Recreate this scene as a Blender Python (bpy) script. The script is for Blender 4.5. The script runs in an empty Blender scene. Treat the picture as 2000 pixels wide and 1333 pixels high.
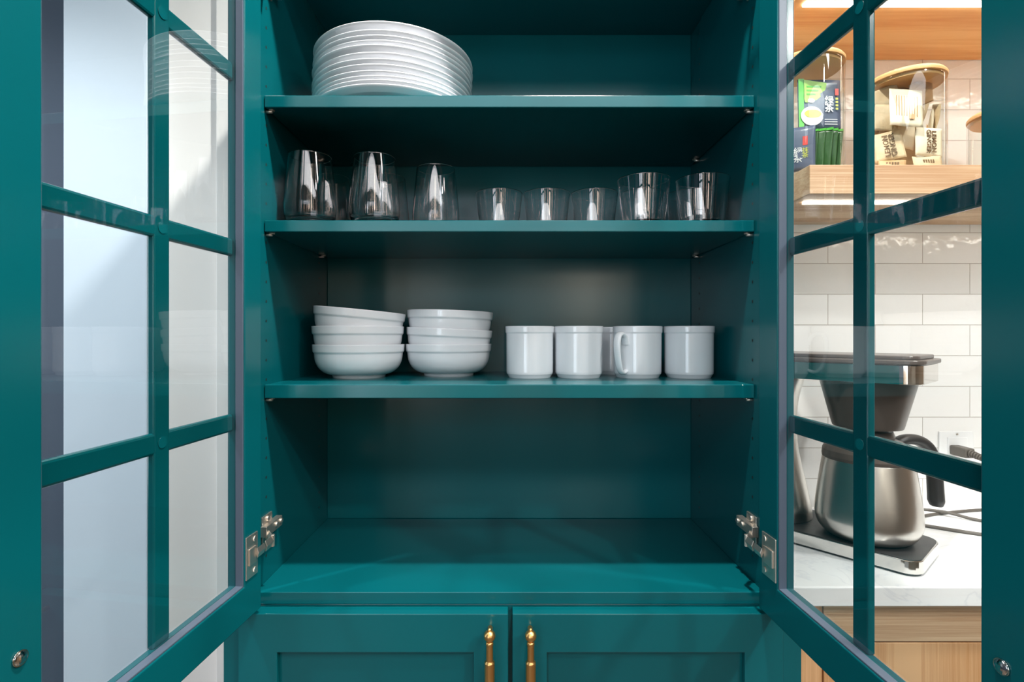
import bpy, bmesh, math, random
from mathutils import Vector, Matrix
from math import pi, sin, cos, radians as R_

sc = bpy.context.scene
COL = sc.collection
random.seed(7)
ZC = 1.33            # camera height; heights below are given relative to it where h() is used
def h(z): return z + ZC

# ------------------------------------------------------------------ camera
cam_d = bpy.data.cameras.new('camera'); cam = bpy.data.objects.new('camera', cam_d); COL.objects.link(cam)
cam.location = (0, 0, ZC); cam.rotation_euler = (pi/2, 0, 0)
cam_d.sensor_width = 36; cam_d.lens = 36*1020/2000
cam_d.shift_x = 0.0035; cam_d.shift_y = -0.00575
cam_d.clip_start = 0.02
sc.camera = cam

# ------------------------------------------------------------------ world, exposure
w = bpy.data.worlds.new('world'); sc.world = w; w.use_nodes = True
w.node_tree.nodes['Background'].inputs[0].default_value = (0.75, 0.87, 1.0, 1)
w.node_tree.nodes['Background'].inputs[1].default_value = 1.0
sc.view_settings.view_transform = 'Standard'; sc.view_settings.look = 'None'
sc.view_settings.exposure = 0.42; sc.view_settings.gamma = 1; sc.view_settings.use_curve_mapping = False
sc.cycles.max_bounces = 14; sc.cycles.transmission_bounces = 14; sc.cycles.transparent_max_bounces = 16
sc.cycles.diffuse_bounces = 5; sc.cycles.glossy_bounces = 6
sc.cycles.sample_clamp_indirect = 6
sc.cycles.caustics_refractive = False; sc.cycles.caustics_reflective = False

# ------------------------------------------------------------------ lights
def area(name, loc, rot, sx, sy, power, col):
    d = bpy.data.lights.new(name, 'AREA'); d.shape = 'RECTANGLE'; d.size = sx; d.size_y = sy
    d.energy = power; d.color = col
    o = bpy.data.objects.new(name, d); o.location = loc; o.rotation_euler = rot; COL.objects.link(o); return o
def spot(name, loc, power, col, size=2.5, blend=0.6, radius=0.035, tilt=(0, 0, 0)):
    d = bpy.data.lights.new(name, 'SPOT'); d.energy = power; d.color = col; d.spot_size = size
    d.spot_blend = blend; d.shadow_soft_size = radius
    o = bpy.data.objects.new(name, d); o.location = loc; o.rotation_euler = tilt; COL.objects.link(o); return o
DAY = (0.80, 0.91, 1.0); WARM = (1.0, 0.86, 0.70); NEUT = (1.0, 0.96, 0.91)
# daylight through the narrow rear windows (each lamp fills its opening)
area('daylight_rear_left', (-2.10, -3.16, 1.4), (pi/2, 0, 0), 0.5, 1.5, 11, DAY)
area('daylight_rear_centre', (-1.50, -3.16, 1.4), (pi/2, 0, 0), 0.5, 1.5, 11, DAY)
area('daylight_rear_right', (0.80, -3.16, 1.75), (pi/2, 0, 0), 0.5, 0.6, 5, (1.0, 0.84, 0.64))  # added warm lamp, for the glow reflected on the cabinet back
area('daylight_clerestory', (-0.35, -3.16, 2.425), (pi/2, 0, 0), 2.9, 0.45, 11, DAY)  # added high strip of light, for shine on the shelf edges
area('daylight_left', (-2.76, 0.60, 1.5), (pi/2, 0, -pi/2), 0.8, 1.8, 12, DAY)
# unseen ceiling panels, added for soft overhead light and shine on shelf edges
FILL_PANELS = [(1.05, -0.35, 1.5, 0.16, 16, NEUT), (0.2, -1.25, 2.8, 0.5, 23, (0.97, 0.98, 1.0))]
for x, y, sx, sy, p, c in FILL_PANELS: area('luminaire_lamp', (x, y, 2.665), (0, 0, 0), sx, sy, p, c)
DOWNLIGHTS = [(-1.15, 0.25), (0.20, 0.46), (1.25, 0.50), (1.45, -0.80)]
spot('downlight_lamp', (-1.15, 0.25, 2.70), 64, (0.96, 0.98, 1.0), size=R_(76), blend=0.7, tilt=(R_(18), 0, 0))  # unseen spot aimed to brighten the left door, clear of the right one
spot('downlight_lamp', (0.20, 0.46, 2.70), 102, NEUT)
spot('downlight_lamp', (1.45, -0.80, 2.70), 62, (1.0, 0.98, 0.96), size=R_(110), tilt=(R_(25), 0, 0))  # unseen spot added to brighten the tile wall
spot('downlight_lamp', (1.25, 0.50, 2.70), 46, (1.0, 0.97, 0.94))

# ------------------------------------------------------------------ materials
def srgb(r, g, b):
    f = lambda c: ((c/255+0.055)/1.055)**2.4 if c/255 > 0.04045 else c/255/12.92
    return (f(r), f(g), f(b), 1)
def mat(name, col, rough=0.5, metal=0.0, spec=0.5, coat=0.0, bump=None, **kw):
    m = bpy.data.materials.new(name); m.use_nodes = True
    nt = m.node_tree; p = nt.nodes['Principled BSDF']
    p.inputs['Base Color'].default_value = col; p.inputs['Roughness'].default_value = rough
    p.inputs['Metallic'].default_value = metal; p.inputs['Specular IOR Level'].default_value = spec
    p.inputs['Coat Weight'].default_value = coat; p.inputs['Coat Roughness'].default_value = 0.08
    for k, v in kw.items(): p.inputs[k.replace('_', ' ')].default_value = v
    if bump:
        tc = nt.nodes.new('ShaderNodeTexCoord'); n = nt.nodes.new('ShaderNodeTexNoise')
        n.inputs['Scale'].default_value = bump[0]; n.inputs['Detail'].default_value = 3
        b = nt.nodes.new('ShaderNodeBump'); b.inputs['Strength'].default_value = bump[1]; b.inputs['Distance'].default_value = bump[2]
        nt.links.new(tc.outputs['Object'], n.inputs['Vector']); nt.links.new(n.outputs['Fac'], b.inputs['Height'])
        nt.links.new(b.outputs['Normal'], p.inputs['Normal'])
    return m
TEAL = mat('teal_lacquer', (0.001, 0.108, 0.126, 1), 0.22, spec=0.45, bump=(220, 0.03, 0.0002))
PORC = mat('white_porcelain', srgb(236, 238, 242), 0.16, spec=0.5, coat=0.4)
WALLW = mat('warm_white_wall_paint', srgb(232, 229, 226), 0.6, bump=(180, 0.1, 0.0005))
WALLB = mat('cool_white_door_paint', srgb(206, 219, 232), 0.45, bump=(150, 0.05, 0.0005))  # bluish daylight is put into the colour of the white door
REARW = mat('brown_panelling', srgb(134, 112, 92), 0.6, bump=(30, 0.1, 0.002))
SLATE = mat('slate_grey_paint', srgb(74, 84, 100), 0.45, bump=(60, 0.2, 0.002))
CEIL = mat('white_ceiling_paint', srgb(150, 152, 152), 0.8, bump=(90, 0.1, 0.001))
NICKEL = mat('nickel_plate', srgb(226, 218, 208), 0.42, metal=1.0, bump=(500, 0.05, 0.0002))
STEEL = mat('brushed_steel', srgb(205, 202, 197), 0.28, metal=1.0, bump=(300, 0.04, 0.0002))
CHROME = mat('polished_steel', srgb(225, 222, 218), 0.09, metal=1.0, bump=(300, 0.02, 0.0001))
BRASS = mat('brushed_brass', srgb(236, 184, 116), 0.34, metal=1.0, bump=(400, 0.05, 0.0002))
BLACKP = mat('dark_plastic', srgb(52, 50, 50), 0.38, bump=(300, 0.08, 0.0002))
TAUPE = mat('dark_taupe_plastic', srgb(80, 71, 66), 0.30, bump=(300, 0.05, 0.0002))
CORD = mat('grey_cord', srgb(92, 86, 80), 0.5, bump=(600, 0.1, 0.0003))
BAMBOO = mat('bamboo_lid', srgb(214, 168, 112), 0.4, bump=(120, 0.1, 0.0005))
CREAM = mat('sachet_paper', srgb(206, 182, 148), 0.55, bump=(60, 0.5, 0.003))
CREAM2 = mat('sachet_paper_pale', srgb(222, 207, 182), 0.5, bump=(60, 0.5, 0.003))
TANP = mat('sachet_paper_tan', srgb(190, 150, 106), 0.55, bump=(60, 0.5, 0.003))
INK = mat('brown_ink', srgb(112, 84, 56), 0.6)
REARW = mat('brown_panelling', srgb(134, 112, 92), 0.6, bump=(30, 0.1, 0.002))
PSLATE = mat('packet_slate_print', srgb(84, 92, 116), 0.35, bump=(50, 0.3, 0.002))
PGREEN = mat('packet_green_print', srgb(92, 186, 74), 0.35, bump=(50, 0.3, 0.002))
PLIME = mat('packet_lime_print', srgb(166, 214, 96), 0.35)
PDKGRN = mat('packet_dark_green', srgb(46, 84, 40), 0.35, bump=(50, 0.4, 0.003))
PWHITE = mat('packet_white_print', srgb(240, 240, 240), 0.4)
PRED = mat('packet_red_print', srgb(214, 70, 62), 0.4)
PYEL = mat('packet_yellow_print', srgb(206, 208, 84), 0.4)
OUTLETW = mat('outlet_white_plastic', srgb(238, 238, 238), 0.3)
HOLE = mat('drilled_hole_dark', srgb(8, 30, 30), 0.7)

def glass_bsdf(name, col=(1, 1, 1, 1), ior=1.48):
    m = bpy.data.materials.new(name); m.use_nodes = True; nt = m.node_tree
    nt.nodes.remove(nt.nodes['Principled BSDF'])
    g = nt.nodes.new('ShaderNodeBsdfGlass'); g.inputs['Color'].default_value = col
    g.inputs['Roughness'].default_value = 0.0; g.inputs['IOR'].default_value = ior
    nt.links.new(g.outputs[0], nt.nodes['Material Output'].inputs['Surface'])
    return m
GLASS = glass_bsdf('drinking_glass')
def pane_glass(name, tint=(0.97, 0.99, 0.985, 1), gain=1.0):
    # architectural sheet glass: mirror reflection by Fresnel, the rest passes straight through
    m = bpy.data.materials.new(name); m.use_nodes = True; nt = m.node_tree
    nt.nodes.remove(nt.nodes['Principled BSDF'])
    tr = nt.nodes.new('ShaderNodeBsdfTransparent'); tr.inputs[0].default_value = tint
    gl = nt.nodes.new('ShaderNodeBsdfGlossy'); gl.inputs['Roughness'].default_value = 0.0
    fr = nt.nodes.new('ShaderNodeFresnel'); fr.inputs['IOR'].default_value = 1.5
    mx = nt.nodes.new('ShaderNodeMixShader')
    geo = nt.nodes.new('ShaderNodeNewGeometry')
    # Fresnel for the outer side of each face only (the inner side of a sheet adds nothing new)
    mu = nt.nodes.new('ShaderNodeMath'); mu.operation = 'SUBTRACT'; mu.inputs[0].default_value = 1
    nt.links.new(geo.outputs['Backfacing'], mu.inputs[1])
    m2 = nt.nodes.new('ShaderNodeMath'); m2.operation = 'MULTIPLY'
    nt.links.new(fr.outputs[0], m2.inputs[0]); nt.links.new(mu.outputs[0], m2.inputs[1])
    m3 = nt.nodes.new('ShaderNodeMath'); m3.operation = 'MULTIPLY'; m3.inputs[1].default_value = gain; m3.use_clamp = True
    nt.links.new(m2.outputs[0], m3.inputs[0])
    nt.links.new(m3.outputs[0], mx.inputs[0]); nt.links.new(tr.outputs[0], mx.inputs[1]); nt.links.new(gl.outputs[0], mx.inputs[2])
    nt.links.new(mx.outputs[0], nt.nodes['Material Output'].inputs['Surface'])
    return m
PANE = pane_glass('door_sheet_glass', gain=2.3)
JARG = pane_glass('jar_glass', (0.97, 0.98, 0.97, 1), 1.3)
GASKET = mat('grey_glazing_strip', srgb(84, 96, 112), 0.35, spec=0.5)

def emis(name, col, s):
    m = bpy.data.materials.new(name); m.use_nodes = True; nt = m.node_tree
    p = nt.nodes['Principled BSDF']; p.inputs['Emission Color'].default_value = col; p.inputs['Emission Strength'].default_value = s
    return m
LED = emis('led_diffuser', (1.0, 0.92, 0.82, 1), 12)
STREAKLAMP = emis('wall_light_diffuser', (1.0, 0.90, 0.78, 1), 6)  # glow of the added light strips behind the camera
LAMPD = emis('downlight_diffuser', (1.0, 0.95, 0.88, 1), 12)

def oak(name, axis, col_a, col_b):
    m = bpy.data.materials.new(name); m.use_nodes = True; nt = m.node_tree; p = nt.nodes['Principled BSDF']
    tc = nt.nodes.new('ShaderNodeTexCoord'); mp = nt.nodes.new('ShaderNodeMapping')
    s = [330, 330, 330]; s[axis] = 5
    if axis == 0: s[1] = 110
    mp.inputs['Scale'].default_value = s
    n = nt.nodes.new('ShaderNodeTexNoise'); n.inputs['Scale'].default_value = 1.0; n.inputs['Detail'].default_value = 5; n.inputs['Roughness'].default_value = 0.6
    mp2 = nt.nodes.new('ShaderNodeMapping'); s2 = [14, 14, 14]; s2[axis] = 0.8; mp2.inputs['Scale'].default_value = s2
    n2 = nt.nodes.new('ShaderNodeTexNoise'); n2.inputs['Scale'].default_value = 1.0
    mixn = nt.nodes.new('ShaderNodeMath'); mixn.operation = 'MULTIPLY_ADD'; mixn.inputs[1].default_value = 0.6
    cr = nt.nodes.new('ShaderNodeValToRGB'); cr.color_ramp.elements[0].position = 0.52; cr.color_ramp.elements[1].position = 0.80
    cr.color_ramp.elements[0].color = col_b; cr.color_ramp.elements[1].color = col_a
    L = nt.links.new
    L(tc.outputs['Object'], mp.inputs[0]); L(mp.outputs[0], n.inputs['Vector'])
    L(tc.outputs['Object'], mp2.inputs[0]); L(mp2.outputs[0], n2.inputs['Vector'])
    L(n.outputs['Fac'], mixn.inputs[0]); L(n2.outputs['Fac'], mixn.inputs[2])
    m4 = nt.nodes.new('ShaderNodeMath'); m4.operation = 'MULTIPLY'; m4.inputs[1].default_value = 0.85
    L(mixn.outputs[0], m4.inputs[0]); L(m4.outputs[0], cr.inputs[0]); L(cr.outputs[0], p.inputs['Base Color'])
    b = nt.nodes.new('ShaderNodeBump'); b.inputs['Strength'].default_value = 0.25; b.inputs['Distance'].default_value = 0.0005
    L(n.outputs['Fac'], b.inputs['Height']); L(b.outputs[0], p.inputs['Normal'])
    p.inputs['Roughness'].default_value = 0.5
    return m
OAKH = oak('oak_horizontal_grain', 0, srgb(216, 186, 152), srgb(176, 136, 100))
OAKU = oak('honey_oak_horizontal_grain', 0, srgb(246, 200, 138), srgb(226, 164, 100))
OAKV = oak('oak_vertical_grain', 2, srgb(224, 180, 134), srgb(190, 138, 90))
OAKD = oak('oak_side_grain', 1, srgb(206, 176, 140), srgb(160, 122, 84))

def tile_mat():
    m = bpy.data.materials.new('glazed_white_tile'); m.use_nodes = True; nt = m.node_tree; p = nt.nodes['Principled BSDF']; L = nt.links.new
    tc = nt.nodes.new('ShaderNodeTexCoord'); sp = nt.nodes.new('ShaderNodeSeparateXYZ'); cb = nt.nodes.new('ShaderNodeCombineXYZ')
    L(tc.outputs['Object'], sp.inputs[0])
    ax = nt.nodes.new('ShaderNodeMath'); ax.operation = 'ADD'; ax.inputs[1].default_value = -0.783 + 0.232*4
    az = nt.nodes.new('ShaderNodeMath'); az.operation = 'ADD'; az.inputs[1].default_value = -(h(0.1004)) + 0.0754*40
    L(sp.outputs[0], ax.inputs[0]); L(sp.outputs[2], az.inputs[0]); L(ax.outputs[0], cb.inputs[0]); L(az.outputs[0], cb.inputs[1])
    bt = nt.nodes.new('ShaderNodeTexBrick'); bt.offset = 0.5; bt.offset_frequency = 2
    bt.inputs['Scale'].default_value = 1; bt.inputs['Brick Width'].default_value = 0.232; bt.inputs['Row Height'].default_value = 0.0754
    bt.inputs['Mortar Size'].default_value = 0.0010; bt.inputs['Mortar Smooth'].default_value = 0.3
    bt.inputs['Color1'].default_value = srgb(244, 243, 241); bt.inputs['Color2'].default_value = srgb(240, 239, 237); bt.inputs['Mortar'].default_value = srgb(196, 190, 184)
    L(cb.outputs[0], bt.inputs['Vector']); L(bt.outputs['Color'], p.inputs['Base Color'])
    n = nt.nodes.new('ShaderNodeTexNoise'); n.inputs['Scale'].default_value = 26; n.inputs['Detail'].default_value = 2
    L(tc.outputs['Object'], n.inputs['Vector'])
    b1 = nt.nodes.new('ShaderNodeBump'); b1.inputs['Strength'].default_value = 0.6; b1.inputs['Distance'].default_value = 0.004
    L(n.outputs['Fac'], b1.inputs['Height'])
    b2 = nt.nodes.new('ShaderNodeBump'); b2.invert = True; b2.inputs['Strength'].default_value = 0.8; b2.inputs['Distance'].default_value = 0.001
    L(bt.outputs['Fac'], b2.inputs['Height']); L(b1.outputs[0], b2.inputs['Normal']); L(b2.outputs[0], p.inputs['Normal'])
    p.inputs['Roughness'].default_value = 0.09
    return m
TILE = tile_mat()
def quartz():
    m = bpy.data.materials.new('white_veined_quartz'); m.use_nodes = True; nt = m.node_tree; p = nt.nodes['Principled BSDF']; L = nt.links.new
    tc = nt.nodes.new('ShaderNodeTexCoord'); n = nt.nodes.new('ShaderNodeTexNoise'); n.inputs['Scale'].default_value = 5; n.inputs['Detail'].default_value = 8; n.inputs['Distortion'].default_value = 2.0
    cr = nt.nodes.new('ShaderNodeValToRGB'); e = cr.color_ramp.elements
    e[0].position = 0.485; e[0].color = srgb(240, 240, 240); e[1].position = 0.515; e[1].color = srgb(240, 240, 240)
    k = cr.color_ramp.elements.new(0.5); k.color = srgb(226, 227, 230)
    L(tc.outputs['Object'], n.inputs['Vector']); L(n.outputs['Fac'], cr.inputs[0]); L(cr.outputs[0], p.inputs['Base Color'])
    p.inputs['Roughness'].default_value = 0.3; return m
QUARTZ = quartz()
def floor_mat():
    m = bpy.data.materials.new('grey_oak_floor'); m.use_nodes = True; nt = m.node_tree; p = nt.nodes['Principled BSDF']; L = nt.links.new
    tc = nt.nodes.new('ShaderNodeTexCoord'); bt = nt.nodes.new('ShaderNodeTexBrick'); bt.inputs['Scale'].default_value = 1
    bt.inputs['Brick Width'].default_value = 1.4; bt.inputs['Row Height'].default_value = 0.16; bt.inputs['Mortar Size'].default_value = 0.002
    bt.inputs['Color1'].default_value = srgb(96, 82, 68); bt.inputs['Color2'].default_value = srgb(84, 70, 58); bt.inputs['Mortar'].default_value = srgb(40, 33, 27)
    L(tc.outputs['Object'], bt.inputs['Vector']); L(bt.outputs['Color'], p.inputs['Base Color']); p.inputs['Roughness'].default_value = 0.4
    return m
FLOORM = floor_mat()

# ------------------------------------------------------------------ helpers
def new(): return bmesh.new()
def box(bm, x0, x1, y0, y1, z0, z1, mi=0):
    vs = [bm.verts.new(p) for p in ((x0,y0,z0),(x1,y0,z0),(x1,y1,z0),(x0,y1,z0),(x0,y0,z1),(x1,y0,z1),(x1,y1,z1),(x0,y1,z1))]
    for f in ((3,2,1,0),(4,5,6,7),(0,1,5,4),(1,2,6,5),(2,3,7,6),(3,0,4,7)):
        F = bm.faces.new([vs[i] for i in f]); F.material_index = mi
    return bm
def ring(bm, x0, x1, z0, z1, px0, px1, pz0, pz1, y0, y1):
    # rectangular frame in one piece: outer x0..x1, z0..z1, opening px0..px1, pz0..pz1
    def loop(pts, y): return [bm.verts.new((x, y, z)) for x, z in pts]
    O = ((x0, z0), (x1, z0), (x1, z1), (x0, z1)); I = ((px0, pz0), (px1, pz0), (px1, pz1), (px0, pz1))
    of, if_, ob, ib = loop(O, y0), loop(I, y0), loop(O, y1), loop(I, y1)
    for k in range(4):
        j = (k+1) % 4
        for q in ((of[k], of[j], if_[j], if_[k]), (ob[k], ib[k], ib[j], ob[j]), (of[k], ob[k], ob[j], of[j]), (if_[k], if_[j], ib[j], ib[k])): bm.faces.new(q)
    return bm
def prism(bm, pts, z0, z1, mi=0):
    a = [bm.verts.new((x, y, z0)) for x, y in pts]; b = [bm.verts.new((x, y, z1)) for x, y in pts]
    n = len(pts); fs = [bm.faces.new(a[::-1]), bm.faces.new(b)]
    for i in range(n): fs.append(bm.faces.new((a[i], a[(i+1) % n], b[(i+1) % n], b[i])))
    for f in fs: f.material_index = mi
    return bm
def rrect(x0, x1, y0, y1, r, n=8):
    out = []
    for cx, cy, a0 in ((x1-r, y0+r, -pi/2), (x1-r, y1-r, 0), (x0+r, y1-r, pi/2), (x0+r, y0+r, pi)):
        for i in range(n+1):
            a = a0 + pi/2*i/n; out.append((cx + r*cos(a), cy + r*sin(a)))
    return out
def dense(prof, closed=False):
    P = list(prof) + ([prof[0]] if closed else []); out = []
    for (r0, z0), (r1, z1) in zip(P[:-1], P[1:]):
        out.append((r0, z0)); L_ = math.hypot(r1-r0, z1-z0)
        if L_ > 0.003:
            e = 0.0007/L_
            for t in (e, 0.5, 1-e): out.append((r0+(r1-r0)*t, z0+(z1-z0)*t))
    if not closed: out.append(P[-1])
    return out
def spl(pts, sub=5):
    # Catmull-Rom curve through profile points (r, z)
    return [(max(p.x, 0), p.y) for p in smooth_path([(r, z, 0) for r, z in pts], sub)]
def lathe(bm, prof, n=64, cx=0, cy=0, cz=0, closed=False, mi=0, smooth=True, sx=1, sy=1):
    rings = []; prof = dense(prof, closed)
    for r, z in prof:
        if r < 1e-6: rings.append([bm.verts.new((cx, cy, cz+z))])
        else: rings.append([bm.verts.new((cx+sx*r*cos(2*pi*k/n), cy+sy*r*sin(2*pi*k/n), cz+z)) for k in range(n)])
    pairs = list(zip(rings[:-1], rings[1:]))
    if closed: pairs.append((rings[-1], rings[0]))
    for a, b in pairs:
        for k in range(n):
            k2 = (k+1) % n
            if len(a) == 1 and len(b) == 1: continue
            if len(a) == 1: f = bm.faces.new((a[0], b[k2], b[k]))
            elif len(b) == 1: f = bm.faces.new((a[k], a[k2], b[0]))
            else: f = bm.faces.new((a[k], a[k2], b[k2], b[k]))
            f.smooth = smooth; f.material_index = mi
    return bm
def smooth_path(pts, sub=6):
    P = [Vector(p) for p in pts]; out = []
    for i in range(len(P)-1):
        p0 = P[max(i-1, 0)]; p1 = P[i]; p2 = P[i+1]; p3 = P[min(i+2, len(P)-1)]
        for k in range(sub):
            t = k/sub
            out.append(0.5*((2*p1)+(-p0+p2)*t+(2*p0-5*p1+4*p2-p3)*t*t+(-p0+3*p1-3*p2+p3)*t**3))
    out.append(P[-1]); return out
def tube(bm, pts, ra, rb=None, n=12, up=(0, 0, 1), mi=0, taper=None):
    # sweep an ellipse (ra across, rb along 'up'-ish) along pts
    rb = rb or ra; P = [Vector(p) for p in pts]; rings = []
    upv = Vector(up)
    for i, p in enumerate(P):
        t = (P[min(i+1, len(P)-1)] - P[max(i-1, 0)]).normalized()
        s = t.cross(upv)
        if s.length < 1e-4: s = t.cross(Vector((1, 0, 0)))
        s.normalize(); u = s.cross(t).normalized()
        q = taper(i/(len(P)-1)) if taper else 1
        rings.append([bm.verts.new(p + s*ra*q*cos(2*pi*k/n) + u*rb*q*sin(2*pi*k/n)) for k in range(n)])
    for a, b in zip(rings[:-1], rings[1:]):
        for k in range(n):
            f = bm.faces.new((a[k], a[(k+1) % n], b[(k+1) % n], b[k])); f.smooth = True; f.material_index = mi
    for r, rev in ((rings[0], True), (rings[-1], False)):
        f = bm.faces.new(r[::-1] if rev else r); f.material_index = mi
    return bm
def cyl(bm, p0, p1, r, n=24, mi=0): return tube(bm, [p0, p1], r, n=n, mi=mi, up=(0.31, 0.12, 0.94))

def obj(name, bm, m, parent=None, bevel=0.0, origin='base', loc=None, rot=None, fix=True):
    """ONE mesh object; vertices are in the parent's space, the origin moves to the base of the mesh"""
    if fix: bmesh.ops.recalc_face_normals(bm, faces=bm.faces)
    if origin == 'base' and loc is None:
        xs = [v.co.x for v in bm.verts]; ys = [v.co.y for v in bm.verts]; zs = [v.co.z for v in bm.verts]
        c = Vector(((min(xs)+max(xs))/2, (min(ys)+max(ys))/2, min(zs)))
        bmesh.ops.translate(bm, verts=bm.verts, vec=-c)
    else: c = Vector(loc or (0, 0, 0))
    me = bpy.data.meshes.new(name); bm.to_mesh(me); bm.free()
    for mm in (m if isinstance(m, (list, tuple)) else [m]): me.materials.append(mm)
    o = bpy.data.objects.new(name, me); COL.objects.link(o); o.location = c
    if rot: o.rotation_euler = rot
    if parent: o.parent = parent
    if bevel:
        b = o.modifiers.new('bevel', 'BEVEL'); b.width = bevel; b.segments = 2; b.limit_method = 'ANGLE'; b.angle_limit = R_(40)
    return o
def tag(o, label, cat, group=None):
    o['label'] = label; o['category'] = cat
    if group: o['group'] = group
    return o
def thing(name, label, cat, loc=(0, 0, 0), rotz=0, group=None):
    o = bpy.data.objects.new(name, None); COL.objects.link(o); o.location = loc; o.rotation_euler = (0, 0, rotz)
    o.empty_display_size = 0.05
    return tag(o, label, cat, group)
def struct(name, bm, m, bevel=0):
    # object coordinates = world coordinates, so textures stay aligned with the room
    o = obj(name, bm, m, origin='world', bevel=bevel); o['kind'] = 'structure'; return o
def dup(root, loc, rot=None, label=None, group=None):
    def cp(o, parent):
        c = o.copy(); COL.objects.link(c)
        if parent: c.parent = parent
        for ch in [x for x in bpy.data.objects if x.parent == o and x is not c]: cp(ch, c)
        return c
    kids = [x for x in bpy.data.objects if x.parent == root]
    r = root.copy(); COL.objects.link(r); r.location = loc
    if rot is not None: r.rotation_euler = rot
    for k in kids: cp(k, r)
    if label: r['label'] = label
    if group: r['group'] = group
    return r
def text(name, body, m, parent, loc, rot, size, extrude=0.0002, sx=1.0, bold=0.0):
    cu = bpy.data.curves.new(name, 'FONT'); cu.body = body; cu.size = size; cu.extrude = extrude
    cu.align_x = 'CENTER'; cu.align_y = 'CENTER'; cu.space_line = 0.85; cu.offset = bold
    cu.materials.append(m)
    o = bpy.data.objects.new(name, cu); COL.objects.link(o); o.location = loc; o.rotation_euler = rot; o.scale = (sx, 1, 1)
    bpy.context.view_layer.update()
    me = bpy.data.meshes.new_from_object(o.evaluated_get(bpy.context.evaluated_depsgraph_get()))
    m_ = bpy.data.objects.new(name, me); COL.objects.link(m_); m_.location = loc; m_.rotation_euler = rot; m_.scale = (sx, 1, 1)
    bpy.data.objects.remove(o); m_.parent = parent; return m_

# ------------------------------------------------------------------ room shell
XL, XR, YB, CH = -2.7, 3.2, -3.1, 2.75
b = new(); box(b, XL-0.1, XR+0.1, YB-0.1, 1.6, -0.1, 0); struct('floor', b, FLOORM)
b = new(); box(b, XL-0.1, XR+0.1, YB-0.1, 1.6, CH, CH+0.1); struct('ceiling', b, CEIL)
b = new(); box(b, 0.44, XR, 1.28, 1.38, 0, CH); struct('wall_back', b, TILE)
b = new(); box(b, -0.775, 0.44, 1.15, 1.38, 0, CH); struct('wall_back_left', b, WALLW)
b = new(); box(b, -0.635, -0.595, 1.132, 1.15, 0, CH); struct('trim_1', b, WALLW, 0.003)
b = new(); box(b, -0.955, -0.775, 1.12, 1.17, 0, 2.6); struct('door_1', b, WALLB, 0.002)
b = new(); box(b, XL, -0.955, 1.17, 1.3, 0, CH); struct('wall_far_left', b, SLATE)
b = new(); box(b, XR, XR+0.1, YB, 1.38, 0, CH); struct('wall_right', b, REARW)
# left wall and rear wall with their window openings; rear high strip and small opening are added
def wall_with_openings(name, fix_axis, f0, f1, a0, a1, opens, z0, z1, m, added_strip=None):
    b = new(); cur = a0; CH_ = CH
    if added_strip:
        c0, c1, cz0, cz1 = added_strip; hole = (0.55, 1.05, 1.45, 2.05); CH_ = cz0
        box(b, a0, a1, f0, f1, cz1, CH); box(b, a0, c0, f0, f1, cz0, cz1); box(b, c1, a1, f0, f1, cz0, cz1)
    def put(p, q, za, zb):
        if q-p > 1e-4:
            if fix_axis == 'x': box(b, f0, f1, p, q, za, zb)
            else: box(b, p, q, f0, f1, za, zb)
    for p, q in opens:
        put(cur, p, 0, CH_); put(p, q, 0, z0); put(p, q, z1, CH_); cur = q
    if added_strip:
        put(cur, hole[0], 0, CH_); put(hole[0], hole[1], 0, hole[2]); put(hole[0], hole[1], hole[3], CH_); cur = hole[1]
    put(cur, a1, 0, CH_); struct(name, b, m)
wall_with_openings('wall_left', 'x', XL-0.1, XL, YB, 1.3, [(0.2, 1.0)], 0.6, 2.4, SLATE)
wall_with_openings('wall_rear', 'y', YB-0.1, YB, XL-0.1, XR+0.1, [(-2.35, -1.85), (-1.75, -1.25)], 0.65, 2.15, REARW, added_strip=(-1.8, 1.1, 2.2, 2.65))
def window_frame(n, x0, x1, z0, z1, rotated=False):
    b = new(); t = 0.02; y0, y1 = YB-0.05, YB-0.01
    def bb(p, q, za, zb):
        if rotated: box(b, XL-0.05, XL-0.01, p, q, za, zb)
        else: box(b, p, q, y0, y1, za, zb)
    bb(x0, x0+t, z0, z1); bb(x1-t, x1, z0, z1); bb(x0, x1, z0, z0+t); bb(x0, x1, z1-t, z1); 
    if z0 < 1.6: bb(x0, x1, 1.68, 1.70)
    else:
        for xx in (-0.85, 0.12): bb(xx-0.02, xx+0.02, z0, z1)
    struct(n, b, SLATE)
window_frame('window_1', -2.35, -1.85, 0.65, 2.15); window_frame('window_2', -1.75, -1.25, 0.65, 2.15); window_frame('window_5', 0.55, 1.05, 1.45, 2.05); window_frame('window_4', -1.8, 1.1, 2.2, 2.65)  # last two frames are added, around the warm glow and high strip
window_frame('window_3', 0.2, 1.0, 0.6, 2.4, True)
lw = ['linear ceiling light nearer the teal cabinet', 'linear ceiling light farther back in the room']
for (x, y, sx, sy, p, c), lbl in zip(FILL_PANELS, lw):
    t_ = thing('ceiling_luminaire', lbl, 'ceiling light', (x, y, CH))
    b = new(); box(b, -sx/2-0.01, sx/2+0.01, -sy/2-0.01, sy/2+0.01, -0.08, 0); obj('housing', b, SLATE, t_)
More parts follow.
